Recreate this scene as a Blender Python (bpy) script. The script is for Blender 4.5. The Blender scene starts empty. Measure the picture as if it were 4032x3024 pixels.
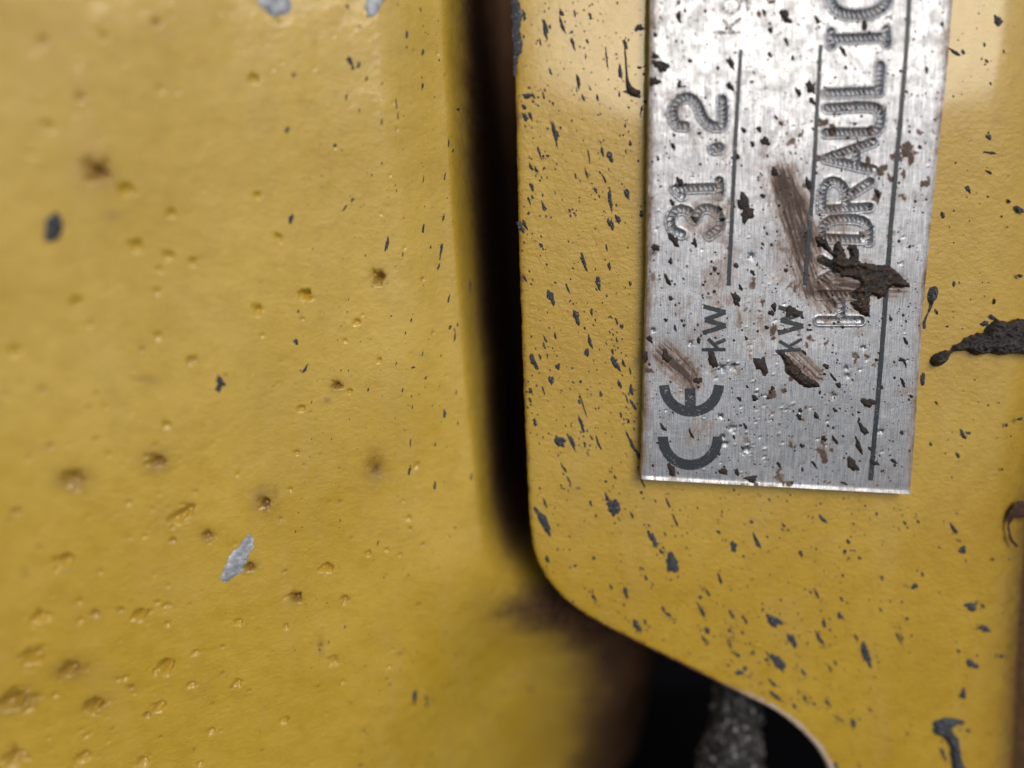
import bpy, math, random
import numpy as np
from mathutils import Matrix, Vector

random.seed(7)
rng = np.random.default_rng(11)
S = bpy.context.scene
S.unit_settings.scale_length = 0.01          # one unit = one centimetre
COL = S.collection

# ------------------------------------------------------------------ frame
# Everything is modelled in the frame of the flat steel plate (its face is z = 0,
# +y towards the upper end); the whole machine then leans back by LEAN.
LEAN = math.radians(64)
G = Matrix.Rotation(LEAN, 4, 'X')
F = 2724.0                                    # focal length in photo pixels (4032 wide)
Yc = np.array([-335., 15368., 2724.]); Yc /= np.linalg.norm(Yc)
Zc = np.array([0., 0., 1.]) - Yc[2]*Yc; Zc /= np.linalg.norm(Zc)
Xc = np.cross(Yc, Zc)
R = np.array([Xc, Yc, Zc])                    # camera -> plate frame
CAM = R @ np.array([0., 0., 5.448])

# ------------------------------------------------------------------ camera
cd = bpy.data.cameras.new('camera')
cam = bpy.data.objects.new('camera', cd); COL.objects.link(cam)
M = Matrix([[*R[0], CAM[0]], [*R[1], CAM[1]], [*R[2], CAM[2]], [0, 0, 0, 1]])
cam.matrix_world = G @ M
cd.sensor_width = 36; cd.lens = 36*F/4032
cd.clip_start = 0.05; cd.clip_end = 500
cd.dof.use_dof = True
cd.dof.focus_distance = 5.32
# in Blender the aperture diameter is lens[m] / fstop in scene units (mm/1000)
APERTURE = 0.34
cd.dof.aperture_fstop = (cd.lens/1000.0)/APERTURE
cd.dof.aperture_blades = 0
S.camera = cam

# ------------------------------------------------------------------ light
sun_dir = Vector((0.40, 0.58, 1.0)).normalized()          # plate frame
sun_w = (G.to_3x3() @ sun_dir).normalized()
w = bpy.data.worlds.new("World"); S.world = w; w.use_nodes = True
nt = w.node_tree; nt.nodes.clear()
sky = nt.nodes.new('ShaderNodeTexSky'); sky.sky_type = 'NISHITA'; sky.sun_disc = False
sky.sun_elevation = math.asin(sun_w.z)
sky.sun_rotation = math.atan2(sun_w.x, sun_w.y)
sky.air_density = 1.0; sky.dust_density = 3.0; sky.ozone_density = 1.0
bg = nt.nodes.new('ShaderNodeBackground'); bg.inputs[1].default_value = 0.086
wo = nt.nodes.new('ShaderNodeOutputWorld')
nt.links.new(sky.outputs[0], bg.inputs[0]); nt.links.new(bg.outputs[0], wo.inputs[0])
sl = bpy.data.lights.new('sun', 'SUN'); sl.energy = 1.65; sl.angle = math.radians(33)
sl.color = (1.0, 0.93, 0.80)
so = bpy.data.objects.new('sun', sl); COL.objects.link(so)
so.rotation_mode = 'QUATERNION'; so.rotation_quaternion = sun_w.to_track_quat('Z', 'Y')
S.view_settings.view_transform = 'Standard'; S.view_settings.look = 'None'
S.view_settings.exposure = -0.06; S.view_settings.gamma = 1.0

# ------------------------------------------------------------------ maths
def P(u, v, z=0.0):
    """point of the plane at height z seen at photo pixel (u, v) -> plate frame"""
    u = np.asarray(u, float); v = np.asarray(v, float)
    dc = np.stack([(u-2016)/F, -(v-1512)/F, -np.ones_like(u)], -1)
    d = dc @ R.T
    t = (z-CAM[2])/d[..., 2]
    return CAM + d*t[..., None]
def bend(y):
    # the plate is bent back slightly above the height of the digit 2
    return -.125*(.16*np.logaddexp(0, (np.asarray(y, float)-2.08)/.16))
def PB(u, v, z0=0.0):
    p = P(u, v, z0)
    for _ in range(5):
        zz = z0+bend(p[..., 1]); u_ = np.asarray(u, float); v_ = np.asarray(v, float)
        d = np.stack([(u_-2016)/F, -(v_-1512)/F, -np.ones_like(u_)], -1) @ R.T
        p = CAM + d*((zz-CAM[2])/d[..., 2])[..., None]
    return p
def proj(p):
    q = (np.asarray(p)-CAM) @ R
    return 2016 + F*q[..., 0]/-q[..., 2], 1512 - F*q[..., 1]/-q[..., 2]
def sstep(a, b, x):
    t = np.clip((x-a)/(b-a), 0, 1); return t*t*(3-2*t)
_perm = rng.random(65536)
def vnoise(x, y, seed=0):
    xi = np.floor(x).astype(np.int64); yi = np.floor(y).astype(np.int64)
    fx = x-xi; fy = y-yi; fx = fx*fx*(3-2*fx); fy = fy*fy*(3-2*fy)
    def h(a, b): return _perm[((a*374761393 + b*668265263 + seed*1442695041) ^ ((a*b) >> 3)) & 65535]
    return (h(xi, yi)*(1-fx)+h(xi+1, yi)*fx)*(1-fy) + (h(xi, yi+1)*(1-fx)+h(xi+1, yi+1)*fx)*fy
def fbm(x, y, o=4, seed=0):
    s = 0; a = .5; t = 0
    for i in range(o):
        s = s + a*vnoise(x, y, seed+i*17); t += a; a *= .55; x = x*2.03+5.1; y = y*2.03+3.7
    return s/t
def seg_dist(u, v, pts):
    """distance to a polyline, arclength along it and signed side offset (same unit as pts)"""
    best = np.full(np.shape(u), 1e9); arc = np.zeros(np.shape(u)); side = np.zeros(np.shape(u)); L = 0
    for (x0, y0), (x1, y1) in zip(pts[:-1], pts[1:]):
        dx, dy = x1-x0, y1-y0; l = math.hypot(dx, dy) + 1e-9
        t = np.clip(((u-x0)*dx+(v-y0)*dy)/l/l, 0, 1)
        d = np.hypot(u-x0-t*dx, v-y0-t*dy)
        m = d < best
        best = np.where(m, d, best); arc = np.where(m, L+t*l, arc)
        side = np.where(m, ((u-x0)*dy-(v-y0)*dx)/l, side); L += l
    return best, arc, side
def smooth_line(pts, n=6):
    p = [np.array(q, float) for q in pts]
    p = [2*p[0]-p[1]] + p + [2*p[-1]-p[-2]]
    out = []
    for i in range(1, len(p)-2):
        for k in range(n):
            t = k/n
            out.append(tuple(.5*((2*p[i])+(-p[i-1]+p[i+1])*t+(2*p[i-1]-5*p[i]+4*p[i+1]-p[i+2])*t*t+(-p[i-1]+3*p[i]-3*p[i+1]+p[i+2])*t**3)))
    out.append(tuple(p[-2])); return out

# ------------------------------------------------------------------ mesh helpers
def mk(name, verts, faces, mat, parent=None, attrs=None, smooth=True):
    me = bpy.data.meshes.new(name)
    verts = np.asarray(verts, np.float32)
    if isinstance(faces, np.ndarray):
        k = faces.shape[1]; n = len(faces)
        me.vertices.add(len(verts)); me.vertices.foreach_set('co', verts.ravel())
        me.loops.add(n*k); me.loops.foreach_set('vertex_index', faces.astype(np.int32).ravel())
        me.polygons.add(n); me.polygons.foreach_set('loop_start', np.arange(0, n*k, k, dtype=np.int32))
        me.update(calc_edges=True)
    else:
        me.from_pydata([tuple(map(float, q)) for q in verts], [], faces); me.update()
    if smooth: me.polygons.foreach_set('use_smooth', [True]*len(me.polygons))
    for k_, a in (attrs or {}).items():
        at = me.attributes.new(k_, 'FLOAT', 'POINT'); at.data.foreach_set('value', np.asarray(a, np.float32).ravel())
    me.materials.append(mat)
    o = bpy.data.objects.new(name, me); COL.objects.link(o)
    if parent is not None: o.parent = parent
    return o
def grid_faces(nx, ny):
    i = np.arange(nx*ny).reshape(ny, nx)
    return np.stack([i[:-1, :-1], i[:-1, 1:], i[1:, 1:], i[1:, :-1]], -1).reshape(-1, 4)
def compact(verts, faces, attrs):
    used = np.unique(faces); m = np.full(len(verts), -1); m[used] = np.arange(len(used))
    return verts[used], m[faces], {k: np.ravel(a)[used] for k, a in attrs.items()}
def tag(o, label=None, cat=None, group=None, kind=None):
    for k, val in (('label', label), ('category', cat), ('group', group), ('kind', kind)):
        if val: o[k] = val
    return o

# ------------------------------------------------------------------ materials
class N:
    def __init__(s, name):
        s.m = bpy.data.materials.new(name); s.m.use_nodes = True
        s.t = s.m.node_tree; s.b = s.t.nodes['Principled BSDF']
        s.co = s.t.nodes.new('ShaderNodeTexCoord').outputs['Object']
    def n(s, typ, **kw):
        o = s.t.nodes.new(typ)
        for k, v in kw.items(): setattr(o, k, v)
        return o
    def put(s, sock, v):
        if hasattr(v, 'is_output') or isinstance(v, bpy.types.NodeSocket): s.t.links.new(v, sock)
        else: sock.default_value = v
    def noise(s, sc, det=4, rough=.55, scale=(1, 1, 1), rot=0, dist=0):
        mp = s.n('ShaderNodeMapping'); mp.inputs['Scale'].default_value = scale; mp.inputs['Rotation'].default_value = (0, 0, rot)
        s.put(mp.inputs[0], s.co)
        x = s.n('ShaderNodeTexNoise'); s.put(x.inputs['Vector'], mp.outputs[0])
        x.inputs['Scale'].default_value = sc; x.inputs['Detail'].default_value = det
        x.inputs['Roughness'].default_value = rough; x.inputs['Distortion'].default_value = dist
        return x.outputs[0]
    def ramp(s, f, a, b, lo=0., hi=1.):
        r = s.n('ShaderNodeMapRange'); r.interpolation_type = 'SMOOTHSTEP'
        for i, v in enumerate((f, a, b, lo, hi)): s.put(r.inputs[i], v)
        return r.outputs[0]
    def math(s, op, a, b=0.):
        r = s.n('ShaderNodeMath', operation=op); s.put(r.inputs[0], a); s.put(r.inputs[1], b); return r.outputs[0]
    def mix(s, f, a, b):
        r = s.n('ShaderNodeMix', data_type='RGBA'); s.put(r.inputs[0], f); s.put(r.inputs[6], a); s.put(r.inputs[7], b); return r.outputs[2]
    def attr(s, name): return s.n('ShaderNodeAttribute', attribute_name=name).outputs['Fac']
    def bump(s, h, dist, strength=1., prev=None):
        b = s.n('ShaderNodeBump'); b.inputs['Distance'].default_value = dist; b.inputs['Strength'].default_value = strength
        s.put(b.inputs['Height'], h)
        if prev is not None: s.put(b.inputs['Normal'], prev)
        return b.outputs[0]
    def fin(s, col, rough, normal=None, metal=0., spec=.5):
        s.put(s.b.inputs['Base Color'], col); s.put(s.b.inputs['Roughness'], rough)
        s.put(s.b.inputs['Metallic'], metal); s.put(s.b.inputs['Specular IOR Level'], spec)
        if normal is not None: s.put(s.b.inputs['Normal'], normal)
        return s.m
C4 = lambda r, g, b: (r, g, b, 1)

def yellow(name, c0, c1, gloss, attrs, coat, crk):
    k = N(name)
    big = k.noise(.9, 3); mid = k.noise(7, 4); fine = k.noise(38, 5, .65)
    col = k.mix(k.ramp(big, .3, .7), C4(*c0), C4(*c1))
    col = k.mix(k.ramp(mid, .42, .68, 0, .35), col, C4(c0[0]*.84, c0[1]*.80, c0[2]*.62))
    col = k.mix(k.ramp(fine, .52, .72, 0, .22), col, C4(c1[0]*1.15, c1[1]*1.18, c1[2]*1.9))
    dust = k.noise(1.7, 6, .62, (1.6, .45, 1), .15, .4)
    col = k.mix(k.ramp(dust, .48, .72, 0, .13), col, C4(.56, .42, .20))
    dots = k.noise(55, 2, .5)
    col = k.mix(k.ramp(dots, .74, .78, 0, .55), col, C4(.20, .11, .025))
    if 'rust_shade' in attrs:
        r = k.attr('rust_shade'); rn = k.noise(9, 8, .8)
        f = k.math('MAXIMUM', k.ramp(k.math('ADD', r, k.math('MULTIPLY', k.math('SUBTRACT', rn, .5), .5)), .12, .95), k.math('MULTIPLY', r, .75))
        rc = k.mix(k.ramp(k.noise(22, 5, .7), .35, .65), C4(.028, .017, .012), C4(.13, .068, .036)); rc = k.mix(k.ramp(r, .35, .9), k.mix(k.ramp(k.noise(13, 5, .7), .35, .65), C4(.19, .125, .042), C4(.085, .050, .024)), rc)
        rc = k.mix(k.ramp(k.noise(60, 3, .6), .66, .74, 0, .5), rc, C4(.24, .17, .12)); rc = k.mix(k.attr('deep_shade'), rc, C4(.004, .003, .003))
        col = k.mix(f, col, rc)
    if 'stain' in attrs:
        col = k.mix(k.math('MULTIPLY', k.attr('stain'), .85), col, C4(.11, .034, .012))
    if 'edge' in attrs:
        e = k.attr('edge'); en = k.noise(14, 5, .7)
        f = k.ramp(k.math('ADD', e, k.math('MULTIPLY', k.math('SUBTRACT', en, .5), 1.3)), .62, .95)
        col = k.mix(k.math('MULTIPLY', f, .85), col, k.mix(k.attr('bare'), C4(.20, .095, .055), C4(.68, .55, .46)))
    gr = k.attr('rust_shade') if 'rust_shade' in attrs else 0.
    k.put(k.b.inputs['Coat Weight'], k.math('MULTIPLY', k.math('SUBTRACT', 1., gr), coat)); k.b.inputs['Coat Roughness'].default_value = .12
    b = k.bump(k.noise(5, 2), .03, .35)
    b = k.bump(k.noise(22, 2, .5, (.9, 1.3, 1), .5, .3), crk, .7, b)
    b = k.bump(fine, .006, .7, b)
    rough = k.ramp(k.noise(9, 3), .3, .7, gloss, gloss+.12)
    rough = k.math('ADD', rough, k.math('MULTIPLY', gr, .5))
    return k.fin(col, rough, b, 0, k.math('MULTIPLY', k.math('SUBTRACT', 1., gr), .42))
M_plate = yellow('yellow_paint_plate', (.480, .295, .021), (.545, .350, .036), .34, ('edge', 'rust_shade', 'bare'), .85, .0105)
M_cast = yellow('yellow_paint_casting', (.50, .325, .028), (.59, .398, .055), .40, ('rust_shade', 'stain'), .6, .006)

k = N('brushed_aluminium')
st = k.attr('stain'); br = k.noise(26, 4, .6, (5.5, .22, 1)); br2 = k.noise(70, 3, .6, (2.2, .3, 1), .03)
mot = k.noise(10, 5, .65)
col = k.mix(k.ramp(br, .3, .7), C4(.30, .315, .345), C4(.55, .565, .59))
col = k.mix(k.ramp(mot, .5, .75, 0, .4), col, C4(.33, .31, .28))
sn = k.noise(30, 7, .78, (1.3, .7, 1))
f = k.ramp(k.math('ADD', st, k.math('MULTIPLY', k.math('SUBTRACT', sn, .5), 1.4)), .16, .95)
stc = k.mix(k.ramp(st, .4, 1.0), C4(.27, .14, .06), C4(.055, .024, .013))
col = k.mix(k.math('MULTIPLY', f, .92), col, stc)
spk = k.noise(46, 2, .5)
col = k.mix(k.ramp(spk, .72, .76, 0, .7), col, C4(.10, .05, .03))
b = k.bump(br, .004, .20); b = k.bump(k.noise(30, 3, .6, (1, 1.4, 1), .6), .003, .4, b); b = k.bump(k.noise(75, 3, .6), .0022, .5, b); b = k.bump(br2, .002, .6, b)
M_alu = k.fin(col, k.math('ADD', k.ramp(mot, .3, .7, .36, .56), k.math('MULTIPLY', f, .3)), b,
              k.math('SUBTRACT', .92, k.math('MULTIPLY', f, .8)), .5)

k = N('printed_ink')
wn = k.noise(48, 5, .75); ww = k.noise(7, 3)
f = k.ramp(k.math('ADD', wn, k.math('MULTIPLY', k.math('SUBTRACT', ww, .5), .35)), .60, .70)
col = k.mix(f, C4(.024, .032, .040), C4(.30, .30, .29))
M_ink = k.fin(col, .45, k.bump(wn, .004, .5), k.math('MULTIPLY', f, .5), .5)
k = N('faded_ink')
f = k.ramp(k.noise(44, 5, .75), .42, .62)
M_ink2 = k.fin(k.mix(f, C4(.10, .105, .115), C4(.42, .42, .42)), .45, None, k.math('MULTIPLY', f, .6), .5)

def dark(name, c0, c1, spot, rough, sc=30, bd=.02, spt=.66):
    k = N(name); n1 = k.noise(sc, 5, .7); n2 = k.noise(sc*2.6, 3, .6)
    col = k.mix(k.ramp(n1, .35, .7), C4(*c0), C4(*c1))
    col = k.mix(k.ramp(n2, spt, spt+.08, 0, .8), col, C4(*spot))
    return k.fin(col, rough, k.bump(n1, bd, .9), 0, .5)
M_speck = dark('dried_mud_dark', (.026, .030, .040), (.062, .066, .080), (.28, .30, .33), .6, 28, .02, .58)
M_speck2 = dark('bitumen_speck', (.020, .014, .011), (.05, .032, .024), (.10, .07, .05), .5, 28)
M_mud = dark('wet_mud_smear', (.022, .018, .018), (.060, .048, .044), (.17, .15, .15), .42, 12, .05)
M_tar = dark('tar_smear', (.005, .004, .004), (.050, .023, .012), (.20, .12, .07), .36, 16, .03, .60)
M_rod = dark('mud_caked_fibre', (.010, .009, .009), (.060, .057, .055), (.48, .48, .48), .35, 8, .10, .57)
M_pit = dark('rusty_pit', (.03, .012, .008), (.10, .035, .015), (.16, .07, .03), .7, 25)
M_white = dark('bare_white_chip', (.22, .24, .27), (.66, .70, .78), (.15, .15, .15), .55, 8, .02)
M_black = dark('oily_black_steel', (.002, .002, .004), (.005, .004, .006), (.006, .005, .005), .9, 3)
M_black.node_tree.nodes['Principled BSDF'].inputs['Specular IOR Level'].default_value = .1

# ================================================================== interior
v = []; f = []
def box(x0, x1, y0, y1, z0, z1):
    i = len(v)
    v.extend([(x0, y0, z0), (x1, y0, z0), (x1, y1, z0), (x0, y1, z0), (x0, y0, z1), (x1, y0, z1), (x1, y1, z1), (x0, y1, z1)])
    f.extend([tuple(i+q for q in a) for a in ((0, 3, 2, 1), (4, 5, 6, 7), (0, 1, 5, 4), (1, 2, 6, 5), (2, 3, 7, 6), (3, 0, 4, 7))])
box(-10, 9.5, -8, 8, -8.4, -8.0)
box(-10, 9.5, -8.4, -8.004, -8.0, -.6); box(-10, 9.5, 8.004, 8.4, -8.0, -.6)
box(9.504, 9.9, -8.4, 8.4, -8.0, -.6)
tag(mk('machine_interior', v, f, M_black, smooth=False), kind='structure')

# ================================================================== casting
H_us = lambda v0: np.interp(v0, [-900, 0, 800, 1500, 2100, 2350, 2600, 3100, 3800], [1745, 1785, 1825, 1878, 1935, 1985, 2040, 2110, 2160])
H_ue = lambda v0: np.interp(v0, [-900, 1800, 2200, 2500, 2700, 2850, 3100, 3900], [2900, 2500, 2180, 2340, 2540, 2650, 2700, 2660])
def cast_base(x, y):
    u0, v0 = proj(np.stack([x, y, np.zeros_like(x)], -1))
    t = np.clip((1750-u0)/1200, 0, 4)
    z = .95*t**1.35
    z = z + .05*np.sin(u0/420.+.6) * .5
    d = (u0-H_us(v0))/500.                       # right of the shoulder
    depth = 2.6 + (.42-2.6)*sstep(1950, 2650, v0)
    wdt = .40 + .77*sstep(2000, 2700, v0)
    z = z - .20*sstep(-.60, .10, d)
    z = z - depth*sstep(-.13, wdt, d)**1.2
    kk = (v0-2400-.85*(60*np.logaddexp(0, (1930-u0)/60.)))/600
    z = z - .85*(.16*np.logaddexp(0, kk/.16))*sstep(-2.2, .3, d)
    e = (u0-H_ue(v0))/500.
    fall = sstep(2150, 2500, v0)
    z = z - fall*2.6*sstep(-.25, 1.4, e+.18*(fbm(x*1.4, y*1.4, 2, 5)-.5))
    z = z - .012*(vnoise(x*1.4, y*1.4, 3))
    return z, d, e, v0
def hit_cast(u, v):
    z = 0.
    for _ in range(25):
        p = P(u, v, z); zz = cast_base(p[None, 0], p[None, 1])[0][0]; z = z*.4+zz*.6
    return P(u, v, z)
CS = .0086
xs = np.arange(-5.2, 1.6, CS); ys = np.arange(-5.8, 4.6, CS*1.3)
X, Y = np.meshgrid(xs, ys)
Z, D, E, V0 = cast_base(X, Y)
Z = Z + .004*(fbm(X*9, Y*9, 3, 40)-.5) + .03*(fbm(X*1.1, Y*1.1, 2, 41)-.5)
rust_shade = np.maximum(sstep(-.19, .16, D+.10*(fbm(X*2.5, Y*2.5, 3, 48)-.5))*(1-sstep(2150, 2480, V0))*.95, 1.0*sstep(-1.55, -.08, E+.25*(fbm(X*3, Y*3, 3, 46)-.5))*sstep(2230, 2520, V0))  # real rust, plus painted shade down the wall of the gap
rust_shade = np.maximum(rust_shade, .55*sstep(.15, .45, D)*(1-sstep(2450, 2750, V0)))
Z = Z + .035*rust_shade*(fbm(X*6, Y*6, 4, 44)-.5)
deep_shade = np.maximum(sstep(.45, .80, D)*(1-sstep(2200, 2600, V0)), sstep(-.1, .7, E)*sstep(2200, 2420, V0))  # black painted in for the deep shade of the gap
stain = np.zeros_like(X)
# (u, v, radius px, depth strength, rustiness 0..1, stretch, angle)
PITS = [(998, 309, 26, .7, 0), (380, 675, 40, .9, .9), (494, 745, 32, .7, 0), (187, 496, 28, .5, .25), (673, 838, 22, .7, .1), (1012, 770, 20, .7, 0),
 (532, 970, 32, .8, 0), (662, 1003, 24, .7, 0), (627, 1062, 20, .4, .1), (760, 1030, 20, .8, .2), (1096, 934, 20, .9, 0), (1014, 1218, 24, 1.2, 0),
 (293, 1190, 30, .6, .2), (618, 1147, 22, .3, .1), (618, 1320, 22, .4, .1), (754, 1418, 20, .5, .4), (656, 1673, 24, .5, .25), (52, 1383, 34, .4, .1),
 (1494, 1092, 28, 1.3, .9), (1204, 1160, 30, 1.4, .1), (1404, 1266, 17, 1.2, 0), (1494, 1419, 15, 1.1, 0), (1326, 1518, 20, 1.1, .8), (1377, 1540, 14, 1.1, .1),
 (1185, 1608, 18, 1.2, 0), (1358, 1342, 11, .8, 0), (1168, 1782, 13, 1.1, 0), (1044, 1980, 24, .9, 1.), (1144, 1926, 14, .8, 0), (1285, 2238, 30, 1.5, 0),
 (1448, 2180, 17, 1.2, .1), (1521, 2165, 10, 1.1, 0), (1575, 2186, 10, 1.1, 0), (1166, 2352, 24, 1.3, .8), (1358, 2358, 17, 1.2, .4), (981, 2233, 24, 1.2, .8),
 (1125, 2460, 11, 1.1, 0), (938, 2446, 15, 1., 0), (1610, 2043, 12, .9, .1), (616, 1815, 32, .8, .8), (285, 1888, 38, .7, .6), (816, 2108, 20, 1., .7),
 (244, 2215, 40, 1., 0), (553, 2420, 36, 1.3, .05), (125, 2590, 50, 1.1, .1), (277, 2634, 36, .9, .5), (651, 2620, 38, 1.5, .15), (374, 2778, 38, 1.5, .25),
 (62, 2762, 46, 1.2, .5), (629, 2782, 30, 1.2, .1), (754, 2696, 19, 1.2, 0), (936, 2690, 20, 1.2, .1), (155, 2430, 38, 1., 0), (944, 2454, 15, 1.1, 0),
 (1123, 2837, 18, 1.2, .1), (830, 2880, 18, .9, 0), (325, 2981, 30, .8, .3), (1309, 2600, 24, 1.5, .15), (1347, 2687, 12, 1.1, 0), (1531, 2626, 12, 1.1, 0),
 (1116, 2840, 18, 1.2, 0), (1127, 2470, 13, 1.1, 0), (1263, 2544, 10, .5, .6), (770, 2570, 17, .9, 0), (768, 1940, 16, .5, .2), (1590, 980, 8, .8, 0),
 (1755, 300, 9, .9, 0), (1834, 440, 16, 1.1, .1), (1862, 368, 12, 1., .1), (560, 3000, 30, .9, .1), (60, 2980, 40, .8, .4), (785, 3010, 18, .9, .1)]
def stamp(u, v, r, s, ru, st=1., ang=0.):
    p = hit_cast(u, v); dep = -((p-CAM) @ R)[2]; rr = r*dep/F*(.53 if ru < .3 else .62)
    ix = (X[0] > p[0]-4*rr*st) & (X[0] < p[0]+4*rr*st); iy = (Y[:, 0] > p[1]-4*rr*st) & (Y[:, 0] < p[1]+4*rr*st)
    if not ix.any() or not iy.any(): return
    sub = np.ix_(iy, ix); dx = X[sub]-p[0]; dy = Y[sub]-p[1]
    c, sn_ = math.cos(ang), math.sin(ang)
    a = (dx*c+dy*sn_)/st; b_ = (-dx*sn_+dy*c)
    q = np.hypot(a, b_)/rr*(1+.95*(vnoise(X[sub]/rr*1.5, Y[sub]/rr*1.2, 9)-.5))
    Z[sub] -= s*rr*1.9*np.exp(-(q*1.0)**2.5) - s*rr*.06*np.exp(-((q-1.6)/.4)**2)
    stain[sub] = np.maximum(stain[sub], .30*min(s, 1)*np.exp(-(np.hypot(a, b_-.25*rr)/rr/.55)**2))  # dirt plus painted shade, set towards the top of the pit
    if ru > 0: stain[sub] = np.maximum(stain[sub], ru*np.exp(-(q/(1.15 if ru > .3 else .8))**2) + .30*ru*np.exp(-(q/2.)**2)*vnoise(X[sub]/rr*4, Y[sub]/rr*4, 8))
for pt in PITS: stamp(*pt)
stamp(710, 2032, 34, 1.4, 0, 2.1, math.radians(45))
stamp(1480, 1845, 24, .15, .9, 1.7, math.radians(95)); stamp(1478, 1850, 60, .05, .4)
stamp(1640, 1835, 14, .5, 0, 2.5, math.radians(50))
rp = random.Random(5)
for _ in range(330):
    uu, vv = rp.uniform(0, 1800), rp.uniform(-50, 3050)
    if rp.random() < .45: vv = rp.uniform(1500, 3050)
    r_ = rp.choice([4, 5, 5, 6, 7, 9]) * (1.9 if uu < 700 else 1.2 if uu < 1100 else 1.)
    stamp(uu, vv, r_, rp.uniform(.3, .8), rp.choice([0, 0, 0, .15, .5]))
def rust_spot(u, v, ru_, rv_, s, seed):
    p = hit_cast(u, v); dep = -((p-CAM) @ R)[2]; k_ = dep/F
    m = (abs(X-p[0]) < 4*ru_*k_) & (abs(Y-p[1]) < 4*rv_*k_)
    q = np.hypot((X[m]-p[0])/(ru_*k_), (Y[m]-p[1])/(rv_*k_))
    stain[m] = np.maximum(stain[m], s*np.exp(-q*q)*(.45+1.1*fbm(X[m]*22, Y[m]*14, 4, seed)))
for i_, a_ in enumerate([(1478, 1838, 40, 75, .60), (1480, 1852, 8, 36, 1.2), (1040, 1968, 42, 58, .60), (1044, 1982, 17, 22, 1.3), (380, 672, 48, 55, .75), (616, 1815, 40, 48, .8), (285, 1888, 46, 50, .7),
                         (1494, 1090, 26, 36, .8), (1326, 1516, 24, 24, .8), (816, 2108, 24, 26, .8), (1166, 2350, 20, 24, 1.), (981, 2233, 24, 24, 1.), (277, 2634, 48, 44, .7), (374, 2770, 36, 34, .6),
                         (62, 2758, 55, 50, .6), (1085, 1935, 14, 30, .5), (1290, 1575, 14, 12, .5), (570, 1490, 40, 14, .35), (600, 1505, 34, 14, .3), (1263, 2544, 12, 34, .5), (440, 850, 26, 24, .4)]):
    rust_spot(*a_, 100+i_)
fac = grid_faces(len(xs), len(ys))
casting = mk('machine_casting', np.stack([X, Y, Z], -1).reshape(-1, 3), fac, M_cast, None, {'rust_shade': rust_shade, 'deep_shade': deep_shade, 'stain': np.clip(stain, 0, 1)})
tag(casting, 'large rounded yellow painted casting with pitted surface, left of the dark gap', 'casting')
CX0, CY0 = xs[0], ys[0]
def cast_z(x, y):
    fx = np.clip((np.asarray(x)-CX0)/CS, 0, len(xs)-2.001); fy = np.clip((np.asarray(y)-CY0)/(CS*1.3), 0, len(ys)-2.001)
    i = fx.astype(int); j = fy.astype(int); a = fx-i; b_ = fy-j
    return (Z[j, i]*(1-a)+Z[j, i+1]*a)*(1-b_)+(Z[j+1, i]*(1-a)+Z[j+1, i+1]*a)*b_

# ================================================================== steel plate
left = [(2002, -900), (2012, -400), (2020, 0), (2028, 300), (2036, 600), (2043, 900), (2052, 1200), (2062, 1500), (2072, 1750), (2080, 1950), (2087, 2060),
        (2096, 2140), (2112, 2200), (2142, 2262), (2186, 2324), (2246, 2384), (2330, 2440), (2440, 2500), (2570, 2566), (2700, 2630), (2840, 2700), (2960, 2757),
        (3040, 2797), (3110, 2845), (3170, 2898), (3220, 2955), (3255, 3012), (3275, 3070), (3285, 3160), (3270, 3300), (3240, 3500), (3200, 3900)]
right = [(u_+135, v_) for u_, v_ in [(3905, 3900), (3925, 3500), (3972, 3100), (4010, 2500), (4065, 1900), (4120, 1300), (4175, 700), (4240, 0), (4280, -450), (4320, -900)]]
out = smooth_line(left, 16)
rt = smooth_line(right, 16)
def resample(pts, step):
    p = PB(np.array([a for a, _ in pts]), np.array([b for _, b in pts]), 0.)[:, :2]
    s = np.concatenate([[0], np.cumsum(np.hypot(*np.diff(p, axis=0).T))]); n = int(s[-1]/step)
    q = np.linspace(0, s[-1], n)
    return np.stack([np.interp(q, s, p[:, 0]), np.interp(q, s, p[:, 1])], -1)
A = resample(out, .022); B = resample(rt, .05)
loop = np.concatenate([A, B]); nA = len(A)
nrm = np.zeros_like(loop)
tA = np.gradient(A, axis=0); nA_ = np.stack([-tA[:, 1], tA[:, 0]], -1); nA_ /= np.linalg.norm(nA_, axis=1)[:, None]
tB = np.gradient(B, axis=0); nB_ = np.stack([-tB[:, 1], tB[:, 0]], -1); nB_ /= np.linalg.norm(nB_, axis=1)[:, None]
nrm = np.concatenate([nA_, nB_])
cen = P(3000, 1500)[:2]
if np.dot(nrm[40], cen-loop[40]) < 0: nrm = -nrm
# keep the top and bottom cut lines straight
rough_e = .010*(fbm(loop[:, 0]*14, loop[:, 1]*14, 3, 77)-.5) + .008*(fbm(loop[:, 0]*45, loop[:, 1]*45, 2, 78)-.5)
isB = (np.arange(len(loop)) >= nA).astype(float)
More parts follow.
